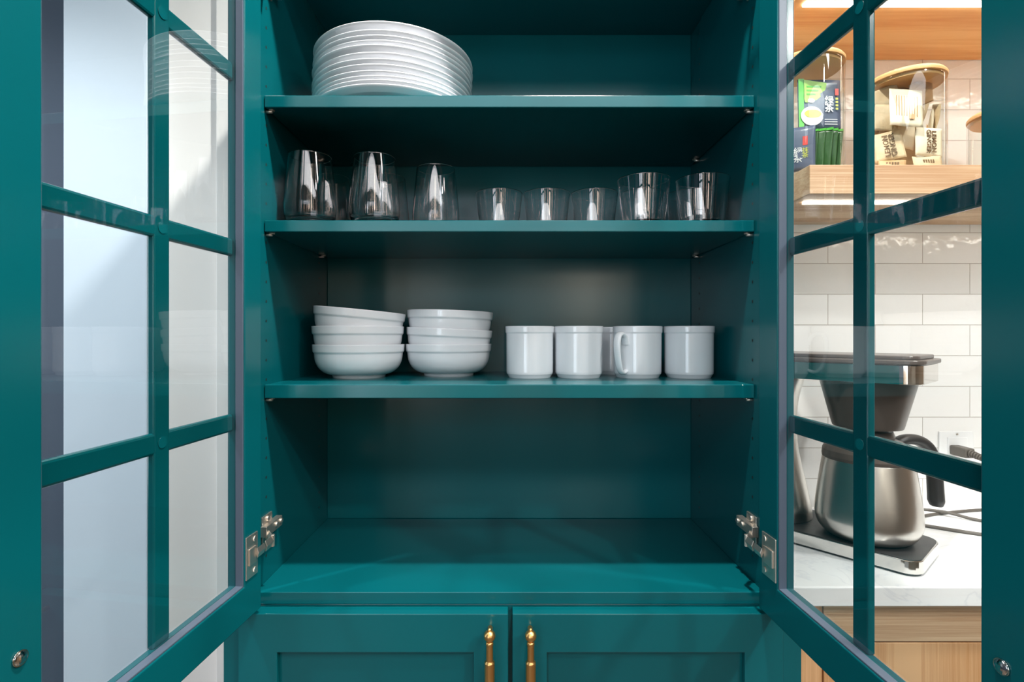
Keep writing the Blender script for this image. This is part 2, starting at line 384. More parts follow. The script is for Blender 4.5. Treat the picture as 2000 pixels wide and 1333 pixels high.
# recessed ceiling lights (the lamps of DOWNLIGHTS)
first = None
for i, (x, y) in enumerate(DOWNLIGHTS):
    if first is None:
        t_ = thing('ceiling_light', 'round recessed ceiling light above the white door on the left', 'ceiling light', (x, y, CH), 0, 'recessed ceiling lights')
        b = new(); lathe(b, [(0.045, -0.001), (0.046, -0.006), (0.062, -0.005), (0.064, 0.0)], 32, closed=True); obj('trim_ring', b, CEIL, t_)
        b = new(); lathe(b, [(0, -0.0015), (0.044, -0.0015), (0.044, 0.0), (0, 0.0)], 32); obj('diffuser', b, LAMPD, t_)
        first = t_
    else: dup(first, (x, y, CH), label=['', 'round recessed ceiling light above the open teal cabinet', 'round recessed ceiling light above the coffee maker counter', 'round recessed ceiling light in the middle of the kitchen floor'][i])

# unseen light strips on the rear wall, added for streaks in the glasses
wl = [(-1.05, 'vertical wall light next to the tall rear windows'), (-0.70, 'vertical wall light left of the rear wall centre'), (0.15, 'vertical wall light right of the rear wall centre'),
      (1.35, 'vertical wall light beside the small rear window'), (1.85, 'vertical wall light between small window and right corner'), (2.45, 'vertical wall light nearest the right rear corner')]
w0 = None
for x, lbl in wl:
    if w0 is None:
        w0 = thing('wall_light', lbl, 'wall light', (x, YB, 0.75), 0, 'vertical wall lights')
        b = new(); box(b, -0.04, 0.04, 0.0005, 0.02, 0, 1.5); obj('backplate', b, NICKEL, w0)
        b = new(); box(b, -0.028, 0.028, 0.0205, 0.04, 0.02, 1.48); obj('diffuser', b, STREAKLAMP, w0)
    else: dup(w0, (x, YB, 0.75), label=lbl)

# ------------------------------------------------------------------ upper cabinet
CF = 0.78           # carcass front
XI0, XI1 = -0.379, 0.382
cab = thing('display_cabinet', 'tall teal upper cabinet with both glazed doors standing open', 'cabinet', (0, 0.93, h(-0.4024)))
def cobj(name, b, m, bevel=0.001, parent=cab):
    # vertices given in world space, kept in the space of the (unrotated) thing
    bmesh.ops.translate(b, verts=b.verts, vec=-Vector(parent.location)); return obj(name, b, m, parent, bevel)
ZT = 0.629
for side, (xa, xb) in enumerate(((XI0-0.040, XI0), (XI1, XI1+0.040))):
    b = new(); box(b, xa, xb, CF, 1.112, h(-0.4024), h(0.66), 0)
    xi, d = (XI0, 1) if side == 0 else (XI1, -1)
    for yy in (0.817, 1.045):
        for k in range(34):
            z = -0.345 + 0.0306*k
            if any(abs(z-q) < 0.013 for q in (-0.087, 0.169, 0.362)): continue
            v = [b.verts.new((xi + d*0.0002, yy + 0.0024*cos(2*pi*j/10), h(z) + 0.0024*sin(2*pi*j/10))) for j in range(10)]
            f = b.faces.new(v if side else v[::-1]); f.material_index = 1
    bmesh.ops.translate(b, verts=b.verts, vec=-Vector(cab.location))
    o = obj('side_panel', b, [TEAL, HOLE], cab, fix=False)
b = new(); box(b, XI0, XI1, 1.093, 1.112, h(-0.384), h(ZT)); cobj('back_panel', b, TEAL)
b = new(); box(b, XI0, XI1, CF, 1.112, h(ZT), h(0.66)); cobj('top_panel', b, TEAL)
b = new(); box(b, XI0, XI1, CF, 1.112, h(-0.4024), h(-0.384)); cobj('bottom_panel', b, TEAL, 0.0012)
for z0, z1 in ((0.3525, 0.3715), (0.160, 0.178), (-0.098, -0.0765)):
    b = new(); box(b, XI0+0.0015, XI1-0.0015, 0.808, 1.092, h(z0), h(z1)); s_ = cobj('shelf', b, TEAL, 0.0012)
    for xx, d in ((XI0, 1), (XI1, -1)):
        for yy in (0.817, 1.045):
            b = new(); cyl(b, (xx-d*0.004, yy, h(z0)-0.0032), (xx+d*0.010, yy, h(z0)-0.0032), 0.0022, 12)
            lathe(b, [(0, -0.0008), (0.0045, -0.0008), (0.0045, 0.0008), (0, 0.0008)], 16, xx+d*0.009, yy, h(z0)-0.001)
            bmesh.ops.translate(b, verts=b.verts, vec=-(Vector(cab.location)+s_.location)); obj('shelf_pin', b, NICKEL, s_)

# glazed doors: local x runs from the hinge edge to the free edge, local y points to the outer face
DZ0, DZ1, GZ0, GZ1 = -0.399, 0.642, -0.350, 0.593
def glazed_door(s, hinge_xy, dirv, la, lb, lc):
    """la: width of hinge stile, lb: start of free stile, lc: door width; s=+1 right door, -1 left door"""
    root = new(); T = 0.024*s
    Z = lambda z: z - (-0.4024)            # cabinet base is the parent's origin
    yr = lambda a, c: (min(a, c), max(a, c))
    y0, y1 = yr(0, T)
    def bx(bm, xa, xb, ya, yb, za, zb, mi=0): box(bm, xa, xb, *yr(ya, yb), Z(za), Z(zb), mi)
    bm = new()
    # mitred-looking frame: two stiles and two rails, rebate opening 4 mm wider behind the glass line
    ring(bm, 0, lc, Z(DZ0), Z(DZ1), la, lb, Z(GZ0), Z(GZ1), y0, y1)
    ang = math.atan2(dirv[1], dirv[0])
    d = obj('door', bm, TEAL, cab, 0.0015, origin='local', loc=(hinge_xy[0]-cab.location.x, hinge_xy[1]-cab.location.y, 0), rot=(0, 0, ang))
    # glass
    bm = new(); bx(bm, la-0.003+0.003, lb, 0.0125*s, 0.0155*s, GZ0, GZ1); obj('glass_pane', bm, PANE, d)
    # grey glazing strip around the pane on the inner side
    bm = new(); q = 0.0022
    for (a0, a1, b0, b1) in ((la, la+q, GZ0, GZ1), (lb-0.001, lb, GZ0, GZ1), (la, lb, GZ0, GZ0+q), (la, lb, GZ1-q, GZ1)):
        bx(bm, a0, a1, 0.0015*s, 0.0122*s, b0, b1)
        pass
    obj('glazing_strip', bm, GASKET, d, 0.0008)
    # muntins, each bar with a chamfered moulding
    xm = (la+lb)/2 - 0.0105
    bm = new(); w2 = 0.0122
    bx(bm, xm-w2, xm+w2, 0.016*s, 0.0245*s, GZ0, GZ1); obj('vertical_muntin', bm, TEAL, d, 0.002)
    for zm in (-0.1217, 0.1217, 0.3651):
        bm = new(); bx(bm, la, lb, 0.0162*s, 0.0247*s, zm-w2, zm+w2); obj('horizontal_muntin', bm, TEAL, d, 0.003)
        bm = new(); cyl(bm, (xm, 0.0158*s, Z(zm)), (xm, 0.0150*s+0.0002*s, Z(zm)), 0.0065, 20)
        obj('bumper_pad', bm, TEAL, d)
    # screw of the pull on the free stile
    bm = new(); xs = (lb+lc)/2 - 0.010 if s > 0 else (lb+lc)/2 - 0.010
    cyl(bm, (xs, 0, Z(-0.258)), (xs, -0.0015*s, Z(-0.258)), 0.0062, 24)
    bmesh.ops.create_uvsphere(bm, u_segments=20, v_segments=10, radius=0.0055, matrix=Matrix.Translation((xs, -0.0012*s, Z(-0.258))) @ Matrix.Diagonal((1, 0.45, 1, 1)))
    obj('pull_screw', bm, CHROME, d)
    # the pull itself on the outer face
    bm = new(); zb = -0.258
    cyl(bm, (xs, T, Z(zb)), (xs, T+0.028*s, Z(zb)), 0.004); cyl(bm, (xs, T, Z(zb+0.16)), (xs, T+0.028*s, Z(zb+0.16)), 0.004)
    cyl(bm, (xs, T+0.028*s, Z(zb-0.012)), (xs, T+0.028*s, Z(zb+0.172)), 0.0065); obj('handle', bm, BRASS, d)
    # hinges: cup plate on the door's inner face and the arm that reaches to the carcass side
    for zh in (-0.312, 0.54):
        bm = new()
        # cup flange, a plate with ears lying on the inner face along the hinge stile
        bx(bm, 0.012, la-0.001, -0.0022*s, 0.0, zh-0.030, zh+0.030)
        bx(bm, 0.018, la-0.006, -0.0042*s, -0.0020*s, zh-0.012, zh+0.012)
        cyl(bm, (0.02, -0.0035*s, Z(zh+0.022)), (0.02, -0.002*s, Z(zh+0.022)), 0.004, 16)
        cyl(bm, (0.02, -0.0035*s, Z(zh-0.022)), (0.02, -0.002*s, Z(zh-0.022)), 0.004, 16)
        obj('hinge_cup', bm, NICKEL, d, 0.0008)
    return d
def unit(x, y):
    n = math.hypot(x, y); return (x/n, y/n)
dl, dr = unit(-0.0814, -1), unit(0.048, -1)
nl, nr = math.hypot(0.0814, 1), math.hypot(0.048, 1)
HL = (-0.4245+0.0814*0.765, 0.765); HR = (0.4035-0.048*0.765, 0.765)
door_l = glazed_door(-1, HL, dl, (0.765-0.7239)*nl, (0.765-0.436)*nl, (0.765-0.378)*nl)
door_r = glazed_door(1, HR, dr, (0.765-0.717)*nr, (0.765-0.4239)*nr, (0.765-0.368)*nr)
# hinge arms fixed to the carcass sides
for sx, xi in ((1, XI0), (-1, XI1)):
    for zh in (-0.300, 0.552):
        b = new()
        # mounting plate with wings on the side panel
        xa, xb = sorted((xi, xi+sx*0.003)); box(b, xa, xb, 0.800, 0.832, h(zh-0.020), h(zh+0.020))
        xa, xb = sorted((xi+sx*0.002, xi+sx*0.012)); box(b, xa, xb, 0.793, 0.848, h(zh-0.008), h(zh+0.008))
        for dz in (-0.014, 0.014): cyl(b, (xi+sx*0.002, 0.815, h(zh+dz)), (xi+sx*0.0055, 0.815, h(zh+dz)), 0.0042, 16)
        cyl(b, (xi+sx*0.011, 0.842, h(zh+0.001)), (xi+sx*0.0145, 0.842, h(zh+0.001)), 0.0038, 16)
        cyl(b, (xi+sx*0.011, 0.826, h(zh+0.001)), (xi+sx*0.0145, 0.826, h(zh+0.001)), 0.0038, 16)
        cobj('hinge_plate', b, NICKEL, 0.0008)
        b = new()
        # knuckle and the two links bending out to the door cup
        pa = Vector((xi+sx*0.012, 0.798, h(zh-0.004))); pb = Vector((xi+sx*0.024, 0.786, h(zh-0.009))); pc = Vector((xi+sx*(0.021 if sx > 0 else 0.021), 0.744, h(zh-0.011)))
        tube(b, [pa, pb], 0.0035, 0.007, 4); tube(b, [pb, pb*0.52+pc*0.48], 0.0030, 0.0085, 4); tube(b, [pb*0.45+pc*0.55, pc], 0.0026, 0.0075, 4)
        cyl(b, pb+Vector((0, 0, -0.009)), pb+Vector((0, 0, 0.009)), 0.0032, 12)
        for f in b.faces: f.smooth = False
        cobj('hinge_arm', b, NICKEL, 0.0006)

# ------------------------------------------------------------------ base cabinet below
LT = -0.406         # top of lower doors
base = thing('base_cabinet', 'teal base cabinet with two shaker doors and brass bar pulls', 'cabinet', (0, 0.93, 0))
for xa, xb in ((-0.4205, -0.3975), (0.4045, 0.4325)):
    b = new(); box(b, xa, xb, 0.7705, 1.112, 0, h(-0.4034)); cobj('end_panel', b, TEAL, 0.001, base)
b = new()
box(b, -0.3965, 0.4035, 0.7825, 1.112, 0.1, h(-0.4034)); cobj('carcass', b, TEAL, 0.001, base)
b = new(); box(b, -0.39, 0.40, 0.84, 1.10, 0, 0.0995); cobj('plinth', b, TEAL, 0.001, base)
def shaker(x0, x1, px0, px1, hx):
    z0, z1 = 0.11, h(LT); pz = h(-0.4625); F, B = 0.760, 0.7815
    b = new()
    ring(b, x0, x1, z0, z1, px0, px1, z0+0.056, pz, F, B)
    d = cobj('door', b, TEAL, 0.0010, base)
    def sub(n, bb, m, bev=0):
        bmesh.ops.translate(bb, verts=bb.verts, vec=-(Vector(base.location)+d.location)); return obj(n, bb, m, d, bev)
    b = new(); box(b, px0, px1, F+0.009, B-0.003, z0+0.056, pz); sub('recessed_panel', b, TEAL)
    # pull: ball finial, slim neck, thick bar
    b = new(); yb = 0.737; zt = h(-0.4160)
    bmesh.ops.create_uvsphere(b, u_segments=28, v_segments=18, radius=0.0082, matrix=Matrix.Translation((hx, yb, zt-0.0090)))
    bmesh.ops.create_uvsphere(b, u_segments=16, v_segments=10, radius=0.0028, matrix=Matrix.Translation((hx, yb, zt-0.0005)))
    for f in b.faces: f.smooth = True
    lathe(b, [(0, -0.0165), (0.0048, -0.0165), (0.0055, -0.0190), (0.0055, -0.0215), (0.0050, -0.0222), (0.0050, -0.044), (0.0068, -0.0452), (0.0072, -0.047), (0.0072, -0.16), (0.0068, -0.162), (0.0050, -0.163), (0.0050, -0.186), (0, -0.186)], 32, hx, yb, zt)
    cyl(b, (hx, yb, zt-0.010), (hx, F, zt-0.010), 0.0036, 20); cyl(b, (hx, yb, zt-0.19), (hx, F, zt-0.19), 0.0042, 20)
    bmesh.ops.create_uvsphere(b, u_segments=24, v_segments=16, radius=0.0082, matrix=Matrix.Translation((hx, yb, zt-0.19)))
    sub('handle', b, BRASS)
shaker(-0.3935, -0.0005, -0.337, -0.0507, -0.0265)
shaker(0.0058, 0.4000, 0.0560, 0.3440, 0.0315)

# ------------------------------------------------------------------ dinner plates
PC = (-0.207, 0.951); S1 = h(0.3715)
def plate_mesh():
    b = new(); Rr = 0.1405
    prof = [(0, 0.0025), (0.080, 0.0025), (0.084, 0.0), (0.088, 0.0), (0.090, 0.003), (0.112, 0.0055), (0.130, 0.0110), (0.1385, 0.0162), (0.1402, 0.0178), (Rr, 0.0188), (0.1400, 0.0197), (0.1388, 0.0195), (0.128, 0.0138), (0.110, 0.0086), (0.088, 0.0062), (0, 0.0060)]
    return lathe(b, prof, 96)
rims = [0.3905, 0.3970, 0.4035, 0.4115, 0.4215, 0.4298, 0.4402, 0.4515, 0.4592, 0.4665, 0.4745, 0.4880]
p0 = None
PW = ['lowest', 'second from the bottom', 'third from the bottom', 'fourth from the bottom', 'fifth from the bottom', 'sixth from the bottom', 'sixth from the top', 'fifth from the top', 'fourth from the top', 'third from the top', 'second from the top', 'topmost']
for i, z in enumerate(rims):
    dx, dy = random.uniform(-0.0015, 0.0015), random.uniform(-0.0008, 0.0008)
    lb = f'round white dinner plate, {PW[i]} in the stack on the highest shelf'
    loc = (PC[0]+dx, PC[1]+dy, h(z)-0.0190)
    if p0 is None:
        p0 = obj('dinner_plate', plate_mesh(), PORC, loc=(loc[0], loc[1], S1)); tag(p0, lb, 'plate', 'dinner plates stacked on the top shelf')
    else: dup(p0, (loc[0], loc[1], max(loc[2], S1)), label=lb)

# ------------------------------------------------------------------ bowls
def bowl_mesh():
    b = new()
    prof = [(0, 0.004), (0.040, 0.004), (0.0425, 0.0), (0.0465, 0.0)] + spl([(0.0475, 0.0045), (0.060, 0.0085), (0.0705, 0.0175), (0.0765, 0.0300), (0.0785, 0.0445)]) + [(0.0800, 0.0458), (0.0808, 0.0475), (0.0816, 0.0590), (0.0812, 0.0600), (0.0798, 0.0600)] + spl([(0.0778, 0.050), (0.0745, 0.034), (0.066, 0.0205), (0.052, 0.0115), (0.035, 0.008), (0.0005, 0.0075)]) + [(0, 0.0075)]
    return lathe(b, prof, 96)
S3 = h(-0.0765)
bspec = [(-0.2735, 0.958, 0.0, 0, 'bottom of the left stack'), (-0.2745, 0.958, 0.0325, 0, 'middle of the left stack'), (-0.2765, 0.958, 0.0625, 5.2, 'tilted, on top of the left stack'),
         (-0.1140, 1.0, 0.0, 0, 'bottom of the right stack'), (-0.1150, 1.0, 0.0285, 2.6, 'middle of the right stack'), (-0.1125, 0.998, 0.0615, 1.6, 'on top of the right stack')]
b0 = None
for x, y, dz, tl, wd in bspec:
    lb = f'white bowl with raised rim band, {wd} beside the mugs'
    if b0 is None:
        b0 = obj('bowl', bowl_mesh(), PORC, loc=(x, y, S3+dz)); tag(b0, lb, 'bowl', 'white bowls in two stacks on the third shelf')
    else: dup(b0, (x, y, S3+dz), rot=(0, R_(tl), 0), label=lb)

# ------------------------------------------------------------------ mugs
def make_mug():
    t_ = thing('mug', '', 'mug', (0, 0, 0), 0, 'white mugs on the third shelf')
    b = new()
    prof = [(0, 0.003), (0.034, 0.003), (0.0355, 0.0), (0.0375, 0.0), (0.0400, 0.0055), (0.0418, 0.0075), (0.0422, 0.011), (0.0425, 0.079), (0.0430, 0.0805), (0.0438, 0.0815), (0.0442, 0.091), (0.0438, 0.0925), (0.0424, 0.0925), (0.0405, 0.084), (0.0392, 0.060), (0.0388, 0.012), (0.034, 0.007), (0, 0.0065)]
    obj('mug_body', lathe(b, prof, 80), PORC, t_)
    b = new()
    path = smooth_path([(0.0405, 0, 0.0600), (0.0425, 0, 0.0655), (0.0480, 0, 0.0745), (0.0570, 0, 0.0790), (0.0655, 0, 0.0755), (0.0695, 0, 0.0640), (0.0690, 0, 0.0480), (0.0650, 0, 0.0290), (0.0590, 0, 0.0150), (0.0510, 0, 0.0105), (0.0405, 0, 0.0140)], 6)
    tube(b, path, 0.0040, 0.0072, 14, up=(0, 1, 0), taper=lambda t: 1.08 - 0.28*t)
    obj('handle', b, PORC, t_); return t_
mspec = [(0.0386, 0.948, 78, 'leftmost in the front row, next to the bowls'), (0.1275, 0.948, 70, 'second from the left in the front row'),
         (0.2345, 0.950, -133, 'third from left, handle turned front left'), (0.3265, 0.945, 60, 'rightmost, nearest the right cabinet side'),
         (0.2080, 1.044, 200, 'standing behind, between the second and the third front mug'), (0.083, 1.044, 100, 'mostly hidden behind the two leftmost mugs')]
m0 = None
for x, y, a, wd in mspec:
    lb = f'straight white mug with rim band, {wd}'
    if m0 is None: m0 = make_mug(); m0.location = (x, y, S3); m0.rotation_euler = (0, 0, R_(a)); m0['label'] = lb
    else: dup(m0, (x, y, S3), (0, 0, R_(a)), lb)

# ------------------------------------------------------------------ drinking glasses
S2 = h(0.178)
def wine_tumbler():
    b = new()
    out = [(0, 0.0012), (0.024, 0.0010), (0.0285, 0.0)] + spl([(0.0305, 0.0004), (0.0345, 0.0034), (0.0385, 0.0110), (0.0408, 0.020), (0.0416, 0.030), (0.0412, 0.042), (0.0392, 0.065), (0.0365, 0.092), (0.0340, 0.117)]) + [(0.0336, 0.1180)]
    inn = spl([(0.0329, 0.1176), (0.0354, 0.092), (0.0381, 0.065), (0.0400, 0.042), (0.0402, 0.030), (0.0388, 0.020), (0.0345, 0.0125), (0.027, 0.0088), (0.015, 0.0075), (0.0005, 0.0072)]) + [(0, 0.0072)]
    return lathe(b, out+inn, 72)
def tumbler():
    b = new()
    out = [(0, 0.0008), (0.0300, 0.0008), (0.0325, 0.0), (0.0335, 0.0012), (0.0350, 0.014), (0.0430, 0.0792), (0.0427, 0.0800)]
    inn = [(0.0418, 0.0794), (0.0340, 0.016), (0.0325, 0.0085), (0.0290, 0.0065), (0, 0.0062)]
    return lathe(b, out+inn, 72)
g0 = None
for x, y, wd in ((-0.3285, 0.866, 'front row, leftmost beside the cabinet side'), (-0.2235, 0.873, 'front row, second from the left'), (-0.1290, 0.930, 'rightmost of its kind, before the tumblers'),
                 (-0.3355, 0.985, 'back row, behind the leftmost one'), (-0.2290, 0.985, 'back row, behind the second one')):
    lb = f'clear stemless glass tapering to the rim, {wd}'
    if g0 is None: g0 = obj('stemless_glass', wine_tumbler(), GLASS, loc=(x, y, S2)); tag(g0, lb, 'glass', 'stemless glasses on the second shelf')
    else: dup(g0, (x, y, S2), label=lb)
g0 = None
for x, y, wd in ((-0.0170, 0.955, 'front left of the row of three'), (0.0700, 0.955, 'middle of the row of three'), (0.1568, 0.955, 'right of the row of three'),
                 (0.2247, 0.868, 'standing further forward, left of the front pair'), (0.3225, 0.868, 'standing further forward, rightmost of all'),
                 (0.2445, 0.958, 'behind the left one of the front pair'), (0.3330, 0.958, 'behind the right one of the front pair')):
    lb = f'clear straight flared tumbler, {wd}'
    if g0 is None: g0 = obj('tumbler', tumbler(), GLASS, loc=(x, y, S2)); tag(g0, lb, 'glass', 'flared tumblers on the second shelf')
    else: dup(g0, (x, y, S2), label=lb)

# ------------------------------------------------------------------ kitchen run on the right
b = new(); box(b, 0.44, XR, 0.87, 1.279, h(-0.453), h(-0.42))
tag(obj('countertop', b, QUARTZ, bevel=0.002), 'white quartz countertop with faint grey veins beside the teal cabinet', 'countertop')
oc = thing('oak_cabinet', 'oak base cabinets with a horizontal-grain drawer under the white countertop', 'cabinet', (1.8, 1.08, 0))
b = new(); box(b, 0.44, XR, 0.912, 1.279, 0.1, h(-0.4535)); cobj('carcass', b, OAKV, 0.001, oc)
b = new(); box(b, 0.437, 0.5345, 0.89, 0.911, 0.1, h(-0.4575)); cobj('filler_panel', b, OAKV, 0.001, oc)
for x0, x1 in ((0.5375, 1.20), (1.203, 1.9), (1.903, 2.6)):
    b = new(); box(b, x0, x1, 0.89, 0.911, h(-0.5225), h(-0.4575)); cobj('drawer_front', b, OAKH, 0.001, oc)
    b = new(); box(b, x0, x1, 0.89, 0.911, 0.1, h(-0.5255)); cobj('door', b, OAKV, 0.001, oc)
def float_shelf(z0, z1, label, m=OAKH):
    t_ = thing('floating_shelf', label, 'shelf', (1.85, 1.14, h(z0)), 0, 'oak floating shelves with light strips')
    b = new(); box(b, 0.577, XR-0.05, 1.0, 1.279, h(z0), h(z1)); cobj('shelf_board', b, m, 0.0012, t_)
    b = new(); box(b, 0.600, XR-0.1, 1.053, 1.067, h(z0)-0.0035, h(z0)); cobj('light_strip', b, LED, 0, t_)
float_shelf(0.2706, 0.3265, 'lower oak floating shelf carrying the jars, lit strip beneath')
float_shelf(0.674, 0.730, 'upper oak floating shelf above the jars, lit strip beneath', OAKU)

# jars
SH = h(0.3265)
def jar(x, y, r, ht, label):
    t_ = thing('storage_jar', label, 'jar', (x, y, SH), 0, 'glass jars on the lower oak shelf')
    b = new(); lidh = 0.011; gh = ht-lidh
    lathe(b, [(0, 0), (r-0.004, 0), (r, 0.004), (r, gh-0.003), (r-0.001, gh), (r-0.0025, gh), (r-0.003, gh-0.003), (r-0.003, 0.006), (r-0.006, 0.004), (0, 0.004)], 64)
    obj('glass_body', b, JARG, t_)
    b = new(); lathe(b, [(0, gh-0.006), (r-0.005, gh-0.006), (r-0.005, gh+0.0005), (r+0.0005, gh+0.001), (r+0.001, gh+0.004), (r+0.001, ht-0.004), (r-0.002, ht), (0, ht)], 64)
    obj('lid', b, BAMBOO, t_)
jar(0.627, 1.10, 0.070, 0.244, 'tall clear jar with bamboo lid holding green tea packets, left on shelf')
jar(0.835, 1.10, 0.070, 0.2115, 'clear jar with bamboo lid full of cream tea sachets, middle of shelf')
jar(1.075, 1.12, 0.070, 0.150, 'short clear bamboo-lidded jar at the right, half hidden by the door')

def pillow(w, hh, t, nx=10, nz=10, rnd=None):
    """flat sealed sachet: crimped edge, soft bulge; lies in local XZ, faces -Y"""
    b = new(); rnd = rnd or random.Random(1)
    ph = [rnd.uniform(0, 6.28) for _ in range(4)]
    F, Bk = {}, {}
    for i in range(nx+1):
        for j in range(nz+1):
            u, v = i/nx*2-1, j/nz*2-1
            e = max(0, 1-abs(u)**3)*max(0, 1-abs(v)**3)
            wv = 0.0012*sin(3*u+ph[0])*cos(2.5*v+ph[1])
            F[i, j] = b.verts.new((u*w/2, -t/2*e + wv - 0.0002, v*hh/2)); Bk[i, j] = b.verts.new((u*w/2, t/2*e + wv + 0.0002, v*hh/2))
    for i in range(nx):
        for j in range(nz):
            f = b.faces.new((F[i, j], F[i+1, j], F[i+1, j+1], F[i, j+1])); f.smooth = True
            f = b.faces.new((Bk[i, j], Bk[i, j+1], Bk[i+1, j+1], Bk[i+1, j])); f.smooth = True
    for i in range(nx):
        b.faces.new((F[i, 0], Bk[i, 0], Bk[i+1, 0], F[i+1, 0])); b.faces.new((F[i, nz], F[i+1, nz], Bk[i+1, nz], Bk[i, nz]))
    for j in range(nz):
        b.faces.new((F[0, j], F[0, j+1], Bk[0, j+1], Bk[0, j])); b.faces.new((F[nx, j], Bk[nx, j], Bk[nx, j+1], F[nx, j+1]))
    return b
rn = random.Random(11)
GS = 'tea sachets filling the middle jar'
# (x, y, z relative to camera height, rot x, rot y, rot z, width, height, material, text, words)
sach = [
 (0.7790, 1.0720, 0.388, -6, -8, -16, 0.056, 0.060, CREAM, 'up', 'cream tea sachet with upward brown lettering, low on the left'),
 (0.8530, 1.0600, 0.392, -4, 3, 6, 0.060, 0.060, CREAM2, 'down', 'cream tea sachet with downward brown lettering, low on the right'),
 (0.8040, 1.0560, 0.460, -10, 6, -4, 0.064, 0.082, CREAM2, 'stripe', 'pale striped tea sachet leaning above the lettered ones'),
 (0.8520, 1.0780, 0.500, 14, -24, 10, 0.060, 0.050, TANP, None, 'tan tea sachet standing on its corner at the top right'),
 (0.8180, 1.1050, 0.500, 8, 10, -6, 0.062, 0.048, TANP, None, 'tan tea sachet at the back of the topmost layer'),
 (0.8850, 1.0850, 0.452, 5, -20, 68, 0.050, 0.052, CREAM, None, 'cream tea sachet seen almost edge-on at the right glass'),
 (0.8740, 1.0800, 0.440, 5, -12, 55, 0.050, 0.050, CREAM2, None, 'pale tea sachet seen almost edge-on next to the right glass'),
 (0.7850, 1.0860, 0.452, 0, 14, -30, 0.050, 0.054, CREAM, None, 'cream tea sachet behind the striped one at left'),
 (0.8480, 1.0560, 0.347, -10, -2, 4, 0.062, 0.032, CREAM, 'low', 'cream tea sachet lying at the bottom right of the jar'),
 (0.7830, 1.0660, 0.345, -8, 4, -14, 0.050, 0.026, TANP, 'low', 'tan tea sachet lying at the bottom left of the jar'),
 (0.8220, 1.0820, 0.420, 4, 14, 8, 0.056, 0.060, CREAM2, None, 'pale tea sachet wedged between the striped and the lettered ones'),
 (0.7900, 1.0960, 0.492, 12, -18, -14, 0.056, 0.052, CREAM, None, 'cream tea sachet high on the left side of the pile'),
 (0.8800, 1.0950, 0.400, 2, 8, 40, 0.046, 0.070, TANP, None, 'tan tea sachet standing low against the right glass'),
 (0.8700, 1.1100, 0.485, 10, 12, 22, 0.060, 0.062, CREAM, None, 'cream tea sachet behind the tan one at the top right'),
 (0.8300, 1.1150, 0.400, 6, 4, 3, 0.090, 0.080, CREAM, None, 'cream tea sachet deep in the middle of the jar'),
 (0.8300, 1.1300, 0.455, 10, -5, 3, 0.086, 0.080, TANP, None, 'tan tea sachet deep behind the pile in the jar'),
]
for x, y, z, rx, ry, rz, sw, sh_, m, tx, wd in sach:
    o = obj('tea_sachet', pillow(sw, sh_, 0.007, rnd=rn), m, loc=(x, y, h(z)), rot=(R_(rx), R_(ry), R_(rz)))
    tag(o, wd, 'tea sachet', GS)
    if tx in ('up', 'down'):
        rr = R_(90) if tx == 'up' else R_(-90)
        t2_ = text('printed_lettering', 'LEMON\nGINGER', INK, o, (0.002, -0.0042, 0), (pi/2, rr, 0), 0.0135, 0.0004, bold=0.0002)
        t2_.rotation_euler = (Matrix.Rotation(pi/2, 4, 'X') @ Matrix.Rotation(rr, 4, 'Z')).to_euler()
    elif tx == 'stripe':
        b = new()
        for k in range(9): box(b, -0.021+k*0.005, -0.0203+k*0.005, -0.0042, -0.0030, -0.020, 0.024)
        box(b, 0.004, 0.014, -0.0043, -0.0030, -0.026, -0.016)
        obj('printed_stripes', b, TANP, o)
    elif tx == 'low':
        b = new()
        for k in range(5): box(b, -0.012+k*0.005, -0.009+k*0.005, -0.0042, -0.0030, 0.000, 0.007)
        obj('printed_lettering', b, INK, o)
# green tea packets in the tall jar
def flat_poly(b, pts, y, mi=0, t=0.0003):
    a = [b.verts.new((x, y, z)) for x, z in pts]; c = [b.verts.new((x, y+t, z)) for x, z in pts]
    b.faces.new(a).material_index = mi; b.faces.new(c[::-1]).material_index = mi
    for i in range(len(pts)): b.faces.new((a[i], c[i], c[(i+1) % len(pts)], a[(i+1) % len(pts)])).material_index = mi
def circ(cx, cz, rx, rz, a0=0, a1=2*pi, n=28): return [(cx+rx*cos(a0+(a1-a0)*i/n), cz+rz*sin(a0+(a1-a0)*i/n)) for i in range(n if abs(a1-a0-2*pi) < 1e-6 else n+1)]
GT = 'tea packets in the tall jar'
pk = obj('tea_packet', pillow(0.088, 0.105, 0.008, rnd=rn), PSLATE, loc=(0.639, 1.074, h(0.474)), rot=(R_(-3), R_(1), 0))
tag(pk, 'slate and green tea packet with white characters and a tea bowl picture', 'tea packet', GT)
b = new()
flat_poly(b, [(-0.044, -0.0525), (-0.033, -0.0525), (-0.033, 0.0525), (-0.044, 0.0525)], -0.0034, 0)
flat_poly(b, [(-0.033, 0.050)] + [(-0.033, 0.008)] + circ(-0.031, 0.044, 0.044, 0.042, -pi/2, 0), -0.0046, 1)
flat_poly(b, circ(-0.018, -0.026, 0.0225, 0.0200), -0.0050, 2); flat_poly(b, circ(-0.016, -0.0215, 0.0175, 0.0085), -0.0055, 3)
for k in range(3): flat_poly(b, [(-0.028, 0.037-0.008*k), (0.002-0.006*k, 0.037-0.008*k), (0.002-0.006*k, 0.034-0.008*k), (-0.028, 0.034-0.008*k)], -0.0051, 4)
flat_poly(b, circ(-0.019, 0.006, 0.007, 0.0045), -0.0051, 2)
flat_poly(b, [(0.030, 0.018), (0.037, 0.018), (0.037, 0.032), (0.030, 0.032)], -0.0051, 5)
for k in range(4): flat_poly(b, [(0.031, 0.013-0.007*k), (0.036, 0.013-0.007*k), (0.036, 0.009-0.007*k), (0.031, 0.009-0.007*k)], -0.0050, 3)
